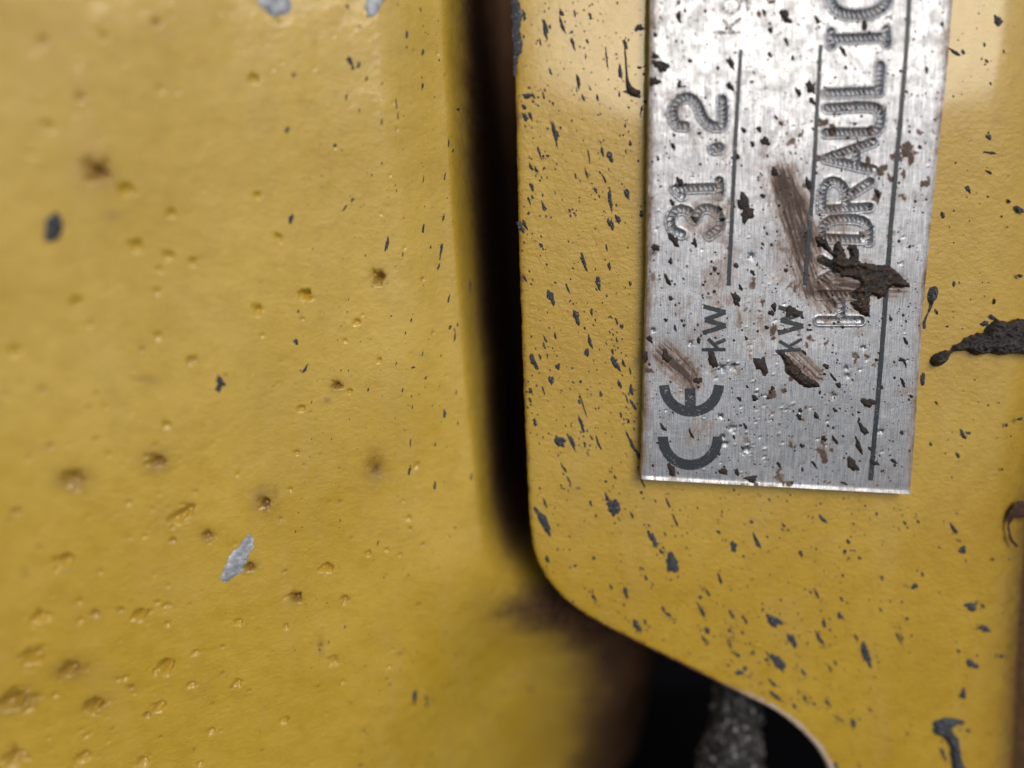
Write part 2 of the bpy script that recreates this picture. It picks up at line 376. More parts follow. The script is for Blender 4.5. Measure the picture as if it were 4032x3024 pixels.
# (inset left side, z left side, inset right, z right, edge attr, painted roll shade right)
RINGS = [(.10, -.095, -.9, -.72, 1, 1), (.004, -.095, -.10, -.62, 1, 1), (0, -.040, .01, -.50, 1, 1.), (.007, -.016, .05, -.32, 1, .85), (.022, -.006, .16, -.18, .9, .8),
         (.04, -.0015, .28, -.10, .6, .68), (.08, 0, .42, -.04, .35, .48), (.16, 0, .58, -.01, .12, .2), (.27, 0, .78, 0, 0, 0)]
vs, ed, ru = [], [], []
for a, za, b_, zb, e_, r_ in RINGS:
    ins = a+(b_-a)*isB
    wob = rough_e*(1-isB)*max(0, 1-a/.05)
    p = loop+nrm*(ins+wob)[:, None]
    z = za+(zb-za)*isB
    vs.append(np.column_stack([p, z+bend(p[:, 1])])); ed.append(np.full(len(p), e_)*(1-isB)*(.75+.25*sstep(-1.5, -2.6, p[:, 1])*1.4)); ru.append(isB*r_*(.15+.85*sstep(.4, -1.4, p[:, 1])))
n = len(loop)
fc = []
for r_ in range(len(RINGS)-1):
    for i in range(n):
        j = (i+1) % n
        fc.append((r_*n+i, r_*n+j, (r_+1)*n+j, (r_+1)*n+i))
# interior: constrained triangulation of the innermost ring
from mathutils.geometry import delaunay_2d_cdt
inner = vs[-1][:, :2]
gx, gy = np.meshgrid(np.arange(inner[:, 0].min(), inner[:, 0].max(), .12), np.arange(inner[:, 1].min(), inner[:, 1].max(), .08))
gp = np.stack([gx.ravel(), gy.ravel()], -1); ins_ = np.zeros(len(gp), bool)
for (x0, y0), (x1, y1) in zip(inner, np.roll(inner, -1, 0)):
    m_ = (y0 > gp[:, 1]) != (y1 > gp[:, 1]); ins_ ^= m_ & (gp[:, 0] < x0+(gp[:, 1]-y0)*(x1-x0)/((y1-y0) or 1e-9))
gp = gp[ins_]; gp = gp[np.sqrt(((gp[:, None]-inner[None])**2).sum(-1).min(1)) > .03]
co, _, tri, ov, _, _ = delaunay_2d_cdt([Vector(map(float, p)) for p in np.concatenate([inner, gp])], [], [list(range(n))], 1, 1e-6)
base = (len(RINGS)-1)*n
V_all = np.concatenate(vs); ed = np.concatenate(ed); ru = np.concatenate(ru)
mp = {}; extra = []
for i, o_ in enumerate(ov):
    if o_ and o_[0] < n: mp[i] = base+o_[0]
    else: mp[i] = len(V_all)+len(extra); extra.append((co[i][0], co[i][1], float(bend(co[i][1]))))
if extra: V_all = np.concatenate([V_all, np.array(extra)]); ed = np.concatenate([ed, np.zeros(len(extra))]); ru = np.concatenate([ru, np.zeros(len(extra))])
fc += [tuple(mp[q] for q in t) for t in tri]
px_, py_ = proj(V_all)
bare = sstep(2750, 3050, px_)*sstep(2600, 2750, py_)
plate = mk('steel_plate', V_all, fc, M_plate, None, {'edge': ed*(1+.35*bare), 'rust_shade': ru*.9, 'bare': bare})  # brown on the right roll paints the shade of its turned-away face
bm_ok = plate.data
if bm_ok.polygons[len(bm_ok.polygons)-1].normal.z < 0: bm_ok.flip_normals()
tag(plate, 'flat yellow painted steel plate with rounded corner and dark splatter, under the metal tag', 'steel plate')
plate_z = lambda x, y: bend(y)+0*np.asarray(x, float)

# ================================================================== nameplate
ZN = .115; CELL = .0062
tv = np.array([-420, 0, 500, 1008, 1400, 1700, 1885]); tu = np.array([2572, 2562.5, 2556, 2550, 2541, 2532, 2525.5])
rv = np.array([-420, 0, 500, 900, 1300, 1700, 1946]); rU = np.array([3800, 3753, 3705, 3662, 3628, 3604, 3586])
nx, ny = 350, 780
def edge_pts(uu, vv, m):
    q = np.linspace(vv[0], vv[-1], 300)
    p = PB(np.interp(q, vv, uu), q, ZN)[:, :2]
    s = np.concatenate([[0], np.cumsum(np.hypot(*np.diff(p, axis=0).T))]); g = np.linspace(0, s[-1], m)
    return np.stack([np.interp(g, s, p[:, 0]), np.interp(g, s, p[:, 1])], -1)
Le, Re = edge_pts(tu, tv, ny), edge_pts(rU, rv, ny)
Le = Le + np.column_stack([.010*(fbm(Le[:, 1]*16, Le[:, 1]*0, 3, 61)-.5), Le[:, 1]*0]); Re = Re + np.column_stack([.012*(fbm(Re[:, 1]*16, Re[:, 1]*0, 3, 62)-.5), Re[:, 1]*0])
sx = np.linspace(0, 1, nx)[None, :, None]
PXY = Le[:, None, :]*(1-sx)+Re[:, None, :]*sx
NX, NY = PXY[..., 0], PXY[..., 1]
NU, NV = proj(np.stack([NX, NY, ZN+bend(NY)], -1))
from_left = np.hypot(NX-Le[:, None, 0], NY-Le[:, None, 1]); from_right = np.hypot(NX-Re[:, None, 0], NY-Re[:, None, 1])
from_bot = (1-np.linspace(0, 1, ny))[:, None]*np.ones((1, nx))*4.6
c1 = lambda pts: [(2400+x*.7378, y*.7378) for x, y in pts]
c2 = lambda pts: [(2400+x*.7378, 900+y*.7378) for x, y in pts]
STAMPED = [  # (character, strokes, half width px, smooth bottom)
 ('3', [smooth_line(c1([(385, 1250), (338, 1225), (325, 1170), (358, 1122), (418, 1125), (452, 1172), (480, 1122), (535, 1112), (585, 1150), (582, 1215), (530, 1255)]), 4)], 16),
 ('1', [c1([(385, 1045), (350, 1008), (470, 1003), (588, 1000)]), c1([(585, 965), (590, 1000), (585, 1040)])], 16),
 ('.', [c1([(560, 792), (586, 788)])], 19),
 ('2', [smooth_line(c1([(405, 672), (358, 662), (340, 600), (365, 540), (420, 518), (468, 552), (500, 625), (545, 668), (600, 668), (608, 600), (604, 530)]), 4)], 17),
 ('H', [c2([(1117, 492), (1336, 492)]), c2([(1117, 352), (1338, 352)]), c2([(1234, 365), (1234, 480)])], 16),
 ('Y', [c2([(1128, 165), (1225, 222)]), c2([(1118, 285), (1225, 222)]), c2([(1225, 222), (1345, 216)])], 16),
 ('D', [c1([(1135, 1270), (1350, 1278)]), smooth_line(c1([(1132, 1262), (1134, 1215), (1168, 1180), (1230, 1168), (1330, 1172), (1378, 1205), (1384, 1290)]), 4)], 16),
 ('R', [c1([(1135, 1120), (1385, 1105)]), smooth_line(c1([(1134, 1110), (1138, 1020), (1168, 972), (1215, 972), (1255, 1012), (1262, 1100)]), 4), c1([(1262, 1050), (1390, 970)])], 16),
 ('A', [c1([(1152, 846), (1404, 757)]), c1([(1152, 846), (1410, 906)]), c1([(1312, 795), (1318, 880)])], 16),
 ('U', [smooth_line(c1([(1165, 576), (1380, 568), (1432, 590), (1446, 640), (1428, 688), (1380, 705), (1155, 708)]), 4)], 17),
 ('L', [c1([(1165, 496), (1436, 488), (1446, 350)])], 17),
 ('I', [c1([(1185, 206), (1476, 198)]), c1([(1183, 172), (1185, 238)]), c1([(1474, 160), (1478, 232)])], 17),
 ('C', [smooth_line(c1([(1232, -130), (1185, -80), (1182, 5), (1225, 62), (1320, 80), (1420, 60), (1478, 5), (1478, -80), (1430, -130)]), 4)], 19),
]
HN = .012*(fbm(NX*1.3, NY*1.3, 2, 50)-.5)*2
HN += .0022*(fbm(NX*12, NY*12, 3, 51)-.5)
HN += .012*np.exp(-(from_bot/.018)**2) - .006*np.exp(-(from_left/.02)**2) - .004*np.exp(-(from_right/.02)**2)
letter_id = np.full(NX.shape, -1); groove = np.zeros_like(NX)
for li, (ch, strokes, hw) in enumerate(STAMPED):
    best = np.full(NX.shape, 1e9); add = np.zeros(NX.shape)
    us = [q[0] for s_ in strokes for q in s_]; vs_ = [q[1] for s_ in strokes for q in s_]
    m = (NU > min(us)-60) & (NU < max(us)+60) & (NV > min(vs_)-60) & (NV < max(vs_)+60)
    iy = np.where(m.any(1))[0]; ix = np.where(m.any(0))[0]
    if not len(iy): continue
    sub = np.ix_(iy, ix); U_, V_ = NU[sub], NV[sub]
    g = np.zeros(U_.shape); rim = np.zeros(U_.shape); bd = np.full(U_.shape, 1e9)
    for s_ in strokes:
        d, arc, side = seg_dist(U_, V_, s_)
        q = d/(hw*.93)
        ropes = np.sin(2*math.pi*(arc+.45*side+3*vnoise(arc/30, arc*0, li))/19.)
        amp = (.002 if (ch in 'H' and s_ is strokes[0]) else .0095)*(.55+.8*vnoise(arc/22., arc*0+li, 90))
        prof = np.where(q < 1, (1-q**3), 0)*(.017) - amp*ropes*np.clip(1-q*q, 0, 1)
        g = np.where(d < bd, np.maximum(prof, np.where(bd < hw, g, -1)), g)
        g = np.maximum(g, 0)
        rim = np.maximum(rim, .007*np.exp(-((q-1.30)/.22)**2)*(1+.35*ropes))
        bd = np.minimum(bd, d)
    rim = np.where(bd < hw, 0, rim*np.clip((bd-hw)/(.2*hw), 0, 1))
    HN[sub] += -g+rim
    groove[sub] = np.maximum(groove[sub], np.clip(g/.017, 0, 1))
    L_ = letter_id[sub]; L_[bd < hw*1.9] = li; letter_id[sub] = L_
# dents and scratches in the soft metal
for (a, b_, r_) in [(2887, 1447, 11), (2883, 1686, 14), (2942, 1771, 13), (2960, 1008, 9), (2843, 1450, 9), (2835, 1640, 8), (2846, 1720, 9), (2852, 1748, 8), (3280, 1560, 9),
                    (3400, 1370, 8), (3365, 1400, 9), (3330, 1450, 8), (3335, 1480, 7), (2720, 1350, 8), (2530+40, 1300, 8), (3630, 1420, 7), (3640, 1500, 6), (3470, 1700, 8)]:
    q = np.hypot(NU-a, NV-b_)/r_; m = q < 4
    HN[m] -= .013*np.exp(-(q[m]*(.6+.9*vnoise(NU[m]/9, NV[m]/9, 71)))**2)
rd = random.Random(3)
for _ in range(130):
    a, b_ = rd.uniform(2540, 3720), rd.uniform(0, 1930); r_ = rd.uniform(2.5, 6)
    if rd.random() < .5: a, b_ = rd.gauss(2950, 150), rd.gauss(1600, 170)
    m = (abs(NU-a) < 3*r_) & (abs(NV-b_) < 3*r_)
    if m.any(): HN[m] -= .0045*rd.choice([1, 1, -1])*np.exp(-(((NU[m]-a)*rd.uniform(.6, 1.3)+.5*(NV[m]-b_))**2+(NV[m]-b_)**2)/r_**2)
# stains
def streak(p0, p1, w0, s, seed, along=9.):
    d, arc, side = seg_dist(NU, NV, [p0, p1]); L = math.hypot(p1[0]-p0[0], p1[1]-p0[1])
    ends = sstep(0, .25*L, arc)*(1-sstep(.8*L, L, arc))*.8+.2
    nz = fbm(side/6., arc/70., 3, seed)
    return s*np.exp(-(d/w0)**2)*ends*(.35+1.3*nz)
STN = np.zeros_like(NX)
def addst(x):
    global STN
    STN = np.maximum(STN, x)
addst(streak((3050, 600), (3200, 1080), 75, 1.1, 1)); addst(streak((3120, 900), (3225, 1200), 75, .85, 2)); addst(streak((3210, 1080), (3330, 1210), 110, .8, 3))
addst(streak((3220, 1110), (3600, 1130), 60, .9, 4)); addst(streak((3330, 1140), (3420, 1240), 40, .6, 6))
addst(streak((2560, 1330), (2760, 1530), 70, .85, 5)); addst(streak((2680, 1400), (2740, 1560), 60, .8, 15)); addst(streak((3090, 1360), (3240, 1510), 48, .75, 7))
addst(streak((2830, 1040), (2960, 1300), 80, .26, 8)); addst(streak((2770, 1620), (2700, 1770), 55, .45, 9)); addst(streak((2790, 1630), (2800, 1740), 30, .4, 10))
addst(streak((3060, 900), (3080, 1140), 70, .45, 12)); addst(streak((2880, 520), (2900, 700), 120, .35, 13)); addst(streak((2600, 300), (2780, 640), 90, .35, 14))
addst(.9*np.exp(-from_left/.06)*(.3+fbm(NX*8, NY*8, 4, 20))); addst(.9*np.exp(-from_right/.07)*(.2+fbm(NX*8, NY*8, 4, 21)))
addst(.5*np.exp(-from_bot/.10)*fbm(NX*7, NY*7, 4, 22)*1.3)
addst(.50*sstep(.52, .74, fbm(NX*2.6, NY*2.6, 5, 23))*(1-.9*np.exp(-((NU-3020)/240)**2-((NV-1650)/260)**2))); addst(.9*sstep(.62, .74, fbm(NX*11, NY*11, 4, 26))*sstep(.35, .6, fbm(NX*1.3, NY*1.3, 2, 27))); addst(.20+.0*NX-.1*sstep(1200, 1500, NV))
addst(np.clip(groove, 0, 1)*(.02+.62*sstep(.35, .75, fbm(NU/34, NV/34, 3, 25))))
STN = np.clip(STN, 0, 1)
NZ = ZN+HN+bend(NY)
nv = np.stack([NX, NY, NZ], -1).reshape(-1, 3)
nf = grid_faces(nx, ny)[:, ::-1]
fid = letter_id.ravel()[nf].max(1)
nameplate = bpy.data.objects.new('identification_plate', None); COL.objects.link(nameplate)
tag(nameplate, 'brushed aluminium machine plate stamped 31.2 and HYDRAULIC with a CE mark', 'nameplate')
vv, ff, aa = compact(nv, nf[fid < 0], {'stain': STN})
# rim skirt of the sheet, 0.6 mm thick
ring = np.concatenate([np.arange(nx), np.arange(1, ny)*nx+nx-1, (ny-1)*nx+np.arange(nx-2, -1, -1), np.arange(ny-2, 0, -1)*nx])
top = nv[ring]; m1 = top.copy(); m1[:, 2] -= .012; low = top.copy(); low[:, 2] = ZN-.062+bend(top[:, 1])
cxy = top[:, :2].mean(0); dd = top[:, :2]-cxy; dd /= np.linalg.norm(dd, axis=1)[:, None]
m1[:, :2] += dd*.005; low[:, :2] += dd*.005
k0 = len(vv); rn = len(ring); i = np.arange(rn); j = (i+1) % rn
sk = np.concatenate([top, m1, low]); sf = np.concatenate([np.stack([k0+i, k0+j, k0+rn+j, k0+rn+i], -1), np.stack([k0+rn+i, k0+rn+j, k0+2*rn+j, k0+2*rn+i], -1)])
vv = np.concatenate([vv, sk]); ff = np.concatenate([ff, sf]); aa['stain'] = np.concatenate([aa['stain'], np.full(3*rn, .25)])
sheet = mk('metal_sheet', vv, ff, M_alu, nameplate, aa)
for li, (ch, strokes, hw) in enumerate(STAMPED):
    sel = nf[fid == li]
    if len(sel):
        vv, ff, aa = compact(nv, sel, {'stain': STN})
        o = mk('stamped_letter' if ch.isalpha() else 'stamped_digit' if ch.isdigit() else 'stamped_dot', vv, ff, M_alu, nameplate, aa)
        o['label'] = 'stamped letter %s' % ch if ch.isalpha() else 'stamped digit %s' % ch if ch.isdigit() else 'stamped decimal point'
def name_z(x, y):
    x = np.asarray(x, float); y = np.asarray(y, float)
    s = np.full(x.shape, .5); j = np.zeros(x.shape)
    for _ in range(6):
        y0 = Le[0, 1]*(1-s)+Re[0, 1]*s; y1 = Le[-1, 1]*(1-s)+Re[-1, 1]*s
        j = np.clip((y-y0)/(y1-y0)*(ny-1), 0, ny-1.001); ji = j.astype(int)
        s = np.clip((x-Le[ji, 0])/(Re[ji, 0]-Le[ji, 0]), 0, .9999)
    i = s*(nx-1); ii = i.astype(int); ji = np.clip(j.astype(int), 0, ny-2); a = i-ii; b_ = j-ji
    return NZ[ji, ii]*(1-a)*(1-b_)+NZ[ji, ii+1]*a*(1-b_)+NZ[ji+1, ii]*(1-a)*b_+NZ[ji+1, ii+1]*a*b_

# hosts: (height function, nominal plane, parent)
def host_xy(host, u, v):
    if host == 'name': return PB(u, v, ZN)[..., :2]
    if host == 'plate': return PB(u, v, 0.)[..., :2]
    z = hit_cast(float(np.mean(u)), float(np.mean(v)))[2]
    return P(u, v, z)[..., :2]
HZ = {'name': name_z, 'plate': plate_z, 'cast': cast_z}

# ------------------------------------------------------------------ printed marks
def ribbon(pts, hw, lift, jit=.8, seed=0):
    p = np.array(pts, float); s = np.concatenate([[0], np.cumsum(np.hypot(*np.diff(p, axis=0).T))])
    n_ = max(3, int(s[-1]/5)); q = np.linspace(0, s[-1], n_)
    c = np.stack([np.interp(q, s, p[:, 0]), np.interp(q, s, p[:, 1])], -1)
    t = np.gradient(c, axis=0); t /= np.linalg.norm(t, axis=1)[:, None]; nn = np.stack([-t[:, 1], t[:, 0]], -1)
    cols = []
    for k_, sgn in enumerate((-1, -.33, .33, 1)):
        h = hw*sgn+(jit*(vnoise(q/7., q*0+k_, seed)-.5)*2 if abs(sgn) == 1 else 0)
        cols.append(c+nn*np.asarray(h)[..., None] if np.ndim(h) else c+nn*h)
    uv = np.stack(cols, 1).reshape(-1, 2); xy = host_xy('name', uv[:, 0], uv[:, 1])
    z = name_z(xy[:, 0], xy[:, 1])+lift
    i_ = np.arange(n_*4).reshape(n_, 4)
    return np.column_stack([xy, z]), np.stack([i_[:-1, :-1], i_[:-1, 1:], i_[1:, 1:], i_[1:, :-1]], -1).reshape(-1, 4)
def printed(name, strokes, label, mat=M_ink):
    V_, F_ = [], []; k_ = 0
    for q, (pts, hw) in enumerate(strokes):
        a, b_ = ribbon(pts, hw, .0030+.0007*q, .8, q); V_.append(a); F_.append(b_+k_); k_ += len(a)
    o = mk(name, np.concatenate(V_), np.concatenate(F_), mat, nameplate); o['label'] = label
    return o
def arc(cx, cy, r, a0, a1, n_=30):
    return [(cx+r*math.cos(math.radians(a0+(a1-a0)*i/n_)), cy+r*math.sin(math.radians(a0+(a1-a0)*i/n_))) for i in range(n_+1)]
printed('printed_line', [([(2917, 195), (2896, 560), (2880, 900), (2868, 1125)], 8)], 'short ruled line below the digits')
printed('printed_line', [([(3234, 175), (3196, 800), (3180, 1000), (3171, 1123)], 8)], 'short ruled line above the word HYDRAULIC')
printed('printed_line', [([(3588, -300), (3580, 0), (3562, 260), (3537, 560), (3506, 900), (3478, 1300), (3446, 1700), (3429, 1892)], 9)], 'long ruled line beside the plate edge')
# CE mark: letters lie on their side, openings upwards
e = arc(0, 0, 146, 2, 178); E_ = [c2([(437+x, 830+y) for x, y in e])]
printed('printed_letter', [(E_[0], 20), (c2([(430, 852), (431, 960)]), 21)], 'letter E of the CE mark')
e = arc(0, 0, 146, -2, 182)
printed('printed_letter', [(c2([(430+x, 1114+y) for x, y in e]), 20)], 'letter C of the CE mark')
printed('printed_letter', [(c2([(500, 415), (618, 446)]), 9), (c2([(618, 446), (508, 487)]), 9), (c2([(508, 487), (620, 518)]), 9), (c2([(620, 518), (497, 556)]), 9)], 'letter W of the kW nearest the digits')
printed('printed_letter', [(c2([(492, 647), (618, 645)]), 7), (c2([(578, 640), (525, 588)]), 7), (c2([(560, 618), (618, 592)]), 7)], 'letter k before the W nearest the digits')
printed('printed_letter', [(c2([(903, 420), (1032, 455)]), 9), (c2([(1032, 455), (915, 490)]), 9), (c2([(915, 490), (1034, 520)]), 9), (c2([(1034, 520), (900, 558)]), 9)], 'letter W of the kW beside the H')
printed('printed_letter', [(c2([(886, 656), (1020, 645)]), 6.5), (c2([(980, 645), (905, 600)]), 6.5), (c2([(958, 628), (1026, 590)]), 6)], 'letter k of the kW beside the H')
printed('printed_letter', [(c1([(560, 173), (700, 172)]), 6.5), (c1([(655, 168), (605, 100)]), 6.5), (c1([(640, 146), (702, 95)]), 6)], 'letter k at the cut off top', M_ink2)
printed('printed_letter', [(c1([(650+45*math.cos(a/10*2*math.pi), 28+42*math.sin(a/10*2*math.pi)) for a in range(11)]), 6), (c1([(603, -18), (718, -18), (738, 5), (738, 48)]), 6)], 'letter g at the cut off top', M_ink2)

# ------------------------------------------------------------------ specks
def blob(host, u, v, ln, wd, ang, hgt, seed, m=16, jag=.5):
    r_ = random.Random(seed); a = math.radians(ang); ph = [r_.random()*6.28 for _ in range(4)]
    taper = r_.uniform(-.35, .35)
    V_ = []; rings = [(1., 0.), (.72, .75), (.35, 1.)]
    for q, (rr, hh) in enumerate(rings):
        for i_ in range(m):
            t = i_/m*2*math.pi
            k_ = 1+jag*(.20*math.sin(2*t+ph[0])+.20*math.sin(3*t+ph[1])+.16*math.sin(5*t+ph[2])+.12*math.sin(7*t+ph[3]))+jag*.30*(r_.random()-.5)*(q == 0)
            ex = .5*ln*math.cos(t)*k_*rr; ey = .5*wd*math.sin(t)*k_*rr*(1+taper*math.cos(t))
            V_.append((u+ex*math.cos(a)-ey*math.sin(a), v+ex*math.sin(a)+ey*math.cos(a), hh))
    V_.append((u, v, 1.0)); V_ = np.array(V_)
    xy = host_xy(host, V_[:, 0], V_[:, 1])
    z = HZ[host](xy[:, 0], xy[:, 1])+.0012+V_[:, 2]*hgt*(.7+.6*np.array([r_.random() for _ in V_]))
    F_ = []
    for q in range(2):
        for i_ in range(m): F_.append((q*m+i_, q*m+(i_+1) % m, (q+1)*m+(i_+1) % m, (q+1)*m+i_))
    for i_ in range(m): F_.append((2*m+i_, 2*m+(i_+1) % m, 3*m, 3*m))
    V3 = np.column_stack([xy, z])
    return V3, F_
def fix(F_):  # (drop the doubled index of the fan triangles; face up)
    return [tuple(dict.fromkeys(t))[::-1] for t in F_]
cnt = [0]
def speck(host, parent, u, v, ln, wd, ang, mat, hgt=.010, name='mud_speck'):
    cnt[0] += 1
    V_, F_ = blob(host, u, v, ln, wd, ang, hgt, cnt[0], 18, .8)
    return mk(name, V_, fix(F_), mat, parent)
def stuff(host, parent, items, mat, name, label):
    V_, F_ = [], []; k_ = 0
    for q, (u, v, ln, wd, ang) in enumerate(items):
        a, b_ = blob(host, u, v, ln, wd, ang, .005, 9000+q, 7, .45); V_.append(a); F_ += [tuple(x+k_ for x in t) for t in fix(b_)]; k_ += len(a)
    o = mk(name, np.concatenate(V_), F_, mat, parent); o['kind'] = 'stuff'; o['label'] = label
    return o
SA = [(700,90,60,22,75),(825,170,115,30,75),(925,150,90,22,70),(990,260,70,20,72),(920,75,50,22,75),(1000,80,50,10,80),(1092,95,40,18,75),(1385,165,50,45,0),(1075,245,30,14,75),(1300,260,60,22,80),(855,425,40,14,75),(1190,350,130,10,85),(1270,430,70,30,85),(1350,555,90,42,10),(1020,480,90,20,75),(720,570,50,38,0),(755,570,40,10,70),(815,570,40,12,75),(1050,580,50,12,70),(1135,580,40,14,75),(1265,560,30,14,80),(880,790,150,20,76),(888,800,60,34,60),(700,635,40,20,60),(705,695,50,28,60),(738,690,60,16,70),(1428,605,40,22,20),(1395,655,55,14,100),(1210,930,70,32,80),(1165,905,60,14,80),(1085,930,90,7,80),(790,905,80,12,70),(740,990,50,16,72),(770,1005,40,16,72),(1070,1030,60,10,75),(1175,1060,50,12,65),(745,1110,60,18,70),(1310,1150,70,30,85),(1210,1185,115,26,82),(815,1225,60,20,75),(1215,1330,60,36,70),(1255,1300,60,26,70),(1395,1270,40,22,80),(705,1335,60,20,70),(680,1350,70,34,60),(1055,1560,120,20,70),(1205,1580,40,22,85),(800,1455,30,20,70),(1190,1470,40,10,75),(730,1190,50,10,75),(1385,400,24,16,0),(1410,440,18,14,0),(1330,850,36,16,90),(795,250,50,8,75),(1065,335,30,8,80),(1300,745,26,12,90),(840,925,20,16,0),(1125,1130,40,14,70),(970,1250,20,12,60),(1005,1045,30,10,80)]
SB = [(705,145,40,14,70),(1140,170,85,28,75),(860,260,92,36,74),(960,205,60,10,70),(1010,375,90,34,78),(1100,345,40,16,80),(1250,400,40,12,70),(1280,430,30,20,50),(1330,175,30,16,80),(885,485,45,12,75),(825,505,40,14,65),(820,545,40,10,70),(1090,520,72,22,75),(1072,585,52,26,78),(755,635,100,32,70),(795,610,30,12,70),(900,670,40,26,75),(860,750,60,28,75),(1240,650,90,34,55),(1290,650,40,18,70),(1265,770,50,20,72),(1335,805,60,26,80),(1350,900,70,18,65),(1155,830,40,14,80),(1310,860,50,8,70),(740,810,40,14,60),(815,810,50,10,70),(735,865,30,14,70),(765,1000,45,22,70),(1040,1010,92,22,70),(1050,895,140,6,72),(905,1115,70,44,60),(930,1105,50,24,20),(985,1120,105,24,70),(1140,1120,110,12,70),(1330,1110,120,20,68),(1370,1180,100,22,60),(935,1270,60,14,60),(965,1340,50,10,65),(1400,1350,70,12,65),(1235,1495,100,60,60),(1190,1440,50,18,65),(825,1480,60,14,65),(815,1590,180,46,58),(1095,1480,40,12,70),(1340,1550,50,12,65),(1555,1480,60,14,65),(1600,1590,70,10,65),(1240,1325,24,14,60),(1185,1350,18,14,0),(1225,580,40,12,75),(1250,510,30,8,80),(1330,695,40,10,75),(1275,955,30,14,80),(1320,990,26,10,60),(1100,1090,40,8,60),(1060,1130,30,14,80),(1395,1415,24,14,60)]
SC = [(530,5,55,30,60),(695,125,74,24,68),(775,225,78,52,65),(730,178,24,12,60),(1025,155,45,28,65),(1120,135,74,16,60),(1300,185,30,14,60),(1390,45,48,14,50),(1495,138,20,14,45),(1480,178,20,12,70),(1540,203,16,12,45),(965,98,20,12,60),(970,290,42,14,75),(585,345,45,18,80),(455,365,32,14,65),(920,345,32,10,60),(1190,462,72,38,38),(1175,445,40,18,30),(1460,440,28,22,40),(1395,470,36,16,80),(895,418,64,14,58),(740,415,34,10,65),(758,434,32,12,40),(1018,435,48,10,62),(1075,460,32,10,60),(630,480,52,28,70),(918,500,32,20,45),(905,535,28,14,50),(1265,540,68,26,65),(1375,530,56,18,65),(1565,595,96,36,66),(1527,530,40,7,66),(1210,632,92,34,55),(1168,600,40,6,55),(1160,620,18,14,0),(1010,555,40,10,70),(1010,500,20,12,70),(1042,600,30,14,50),(1050,672,40,20,20),(1072,655,24,16,80),(1185,715,45,14,50),(1195,768,60,18,35),(1310,670,34,12,60),(1420,655,30,8,60),(1700,530,55,8,65),(1715,530,24,8,60),(1317,778,28,14,60),(1355,800,16,12,50),(1410,795,26,14,60),(1275,810,32,10,50),(1455,860,50,8,30),(1515,880,48,16,75),(1585,825,26,7,40),(1725,60,18,10,60),(1925,85,45,18,60),(1962,172,36,28,70),(1765,320,26,24,0),(1797,270,18,10,60),(1995,402,48,34,0),(2050,492,46,24,8),(2000,638,60,26,20),(1963,760,40,28,90),(1735,452,14,12,0),(1882,1005,62,15,70),(1985,910,16,14,0),(665,465,20,12,70),(668,285,26,10,70),(380,235,14,10,0),(265,210,28,18,70),(790,55,40,6,60),(1230,70,22,8,60),(1780,55,14,8,60),(1365,350,50,8,65),(1468,372,20,10,60),(1945,585,20,10,70),(2120,605,18,14,0)]
SD = [(915,150,85,50,75),(605,380,95,22,35),(850,995,48,34,60),(860,1108,95,18,5),(700,1375,54,32,65),(515,1560,48,32,60),(1070,1520,75,42,20),(995,1460,36,16,50),(850,1248,44,20,20)]
SE = [(470,420,38,22,70),(548,525,18,14,0),(370,905,95,36,88),(662,1310,78,30,70),(705,1300,28,24,0),(625,1460,50,22,70),(428,1380,28,18,70),(1075,1198,42,22,0),(820,505,60,44,0),(878,462,60,34,20),(470,1080,32,12,60),(890,345,40,20,95),(1075,158,40,24,0)]
for lst, (ox, oy, sc) in ((SA, (1600, 0, .66305)), (SB, (1600, 1000, .66305)), (SC, (1900, 2000, .9638)), (SD, (3432, 0, .5425)), (SE, (3432, 1000, .5425))):
    for (x, y, l_, w_, a_) in lst:
        speck('plate', plate, ox+x*sc, oy+y*sc, l_*sc*1.02, w_*sc, a_, M_speck)
N1 = [(370,90,65,28,70),(262,350,70,52,60),(300,355,50,46,0),(245,300,50,28,20),(242,435,56,52,0),(650,340,90,26,62),(645,460,48,36,60),(375,460,30,20,0),(935,80,90,40,65),(955,110,50,28,20),(1110,105,48,22,65),(1360,135,64,28,80),(1248,270,62,22,65),(860,160,40,22,80),(825,65,44,18,60),(945,220,44,18,65),(1075,465,84,40,70),(1010,490,48,28,60),(1085,540,44,28,60),(832,752,62,42,70),(718,695,36,22,70),(800,690,44,22,60),(765,770,32,22,70),(340,780,48,18,60),(345,720,28,12,60),(480,710,20,18,0),(715,1080,90,68,60),(735,1140,90,70,70),(880,915,48,36,60),(820,1045,30,24,0),(1060,980,64,32,80),(685,835,34,20,70),(335,1080,36,24,60),(345,1285,84,38,60),(245,1320,36,30,0),(1430,1030,64,20,60),(855,290,36,18,70),(890,625,26,16,60),(760,435,20,16,0),(590,550,14,12,0),(1690,375,34,16,80),(1270,735,24,14,0),(590,1110,40,16,40),(375,970,50,36,60),(455,1170,44,26,60),(605,1170,30,22,0),(160,0,1,1,0),(375,440,24,14,60),(245,185,30,20,60),(512,58,18,14,0),(403,55,26,12,60),(1310,660,22,16,0),(905,1095,16,12,0),(485,875,16,12,0),(260,850,18,16,0)]
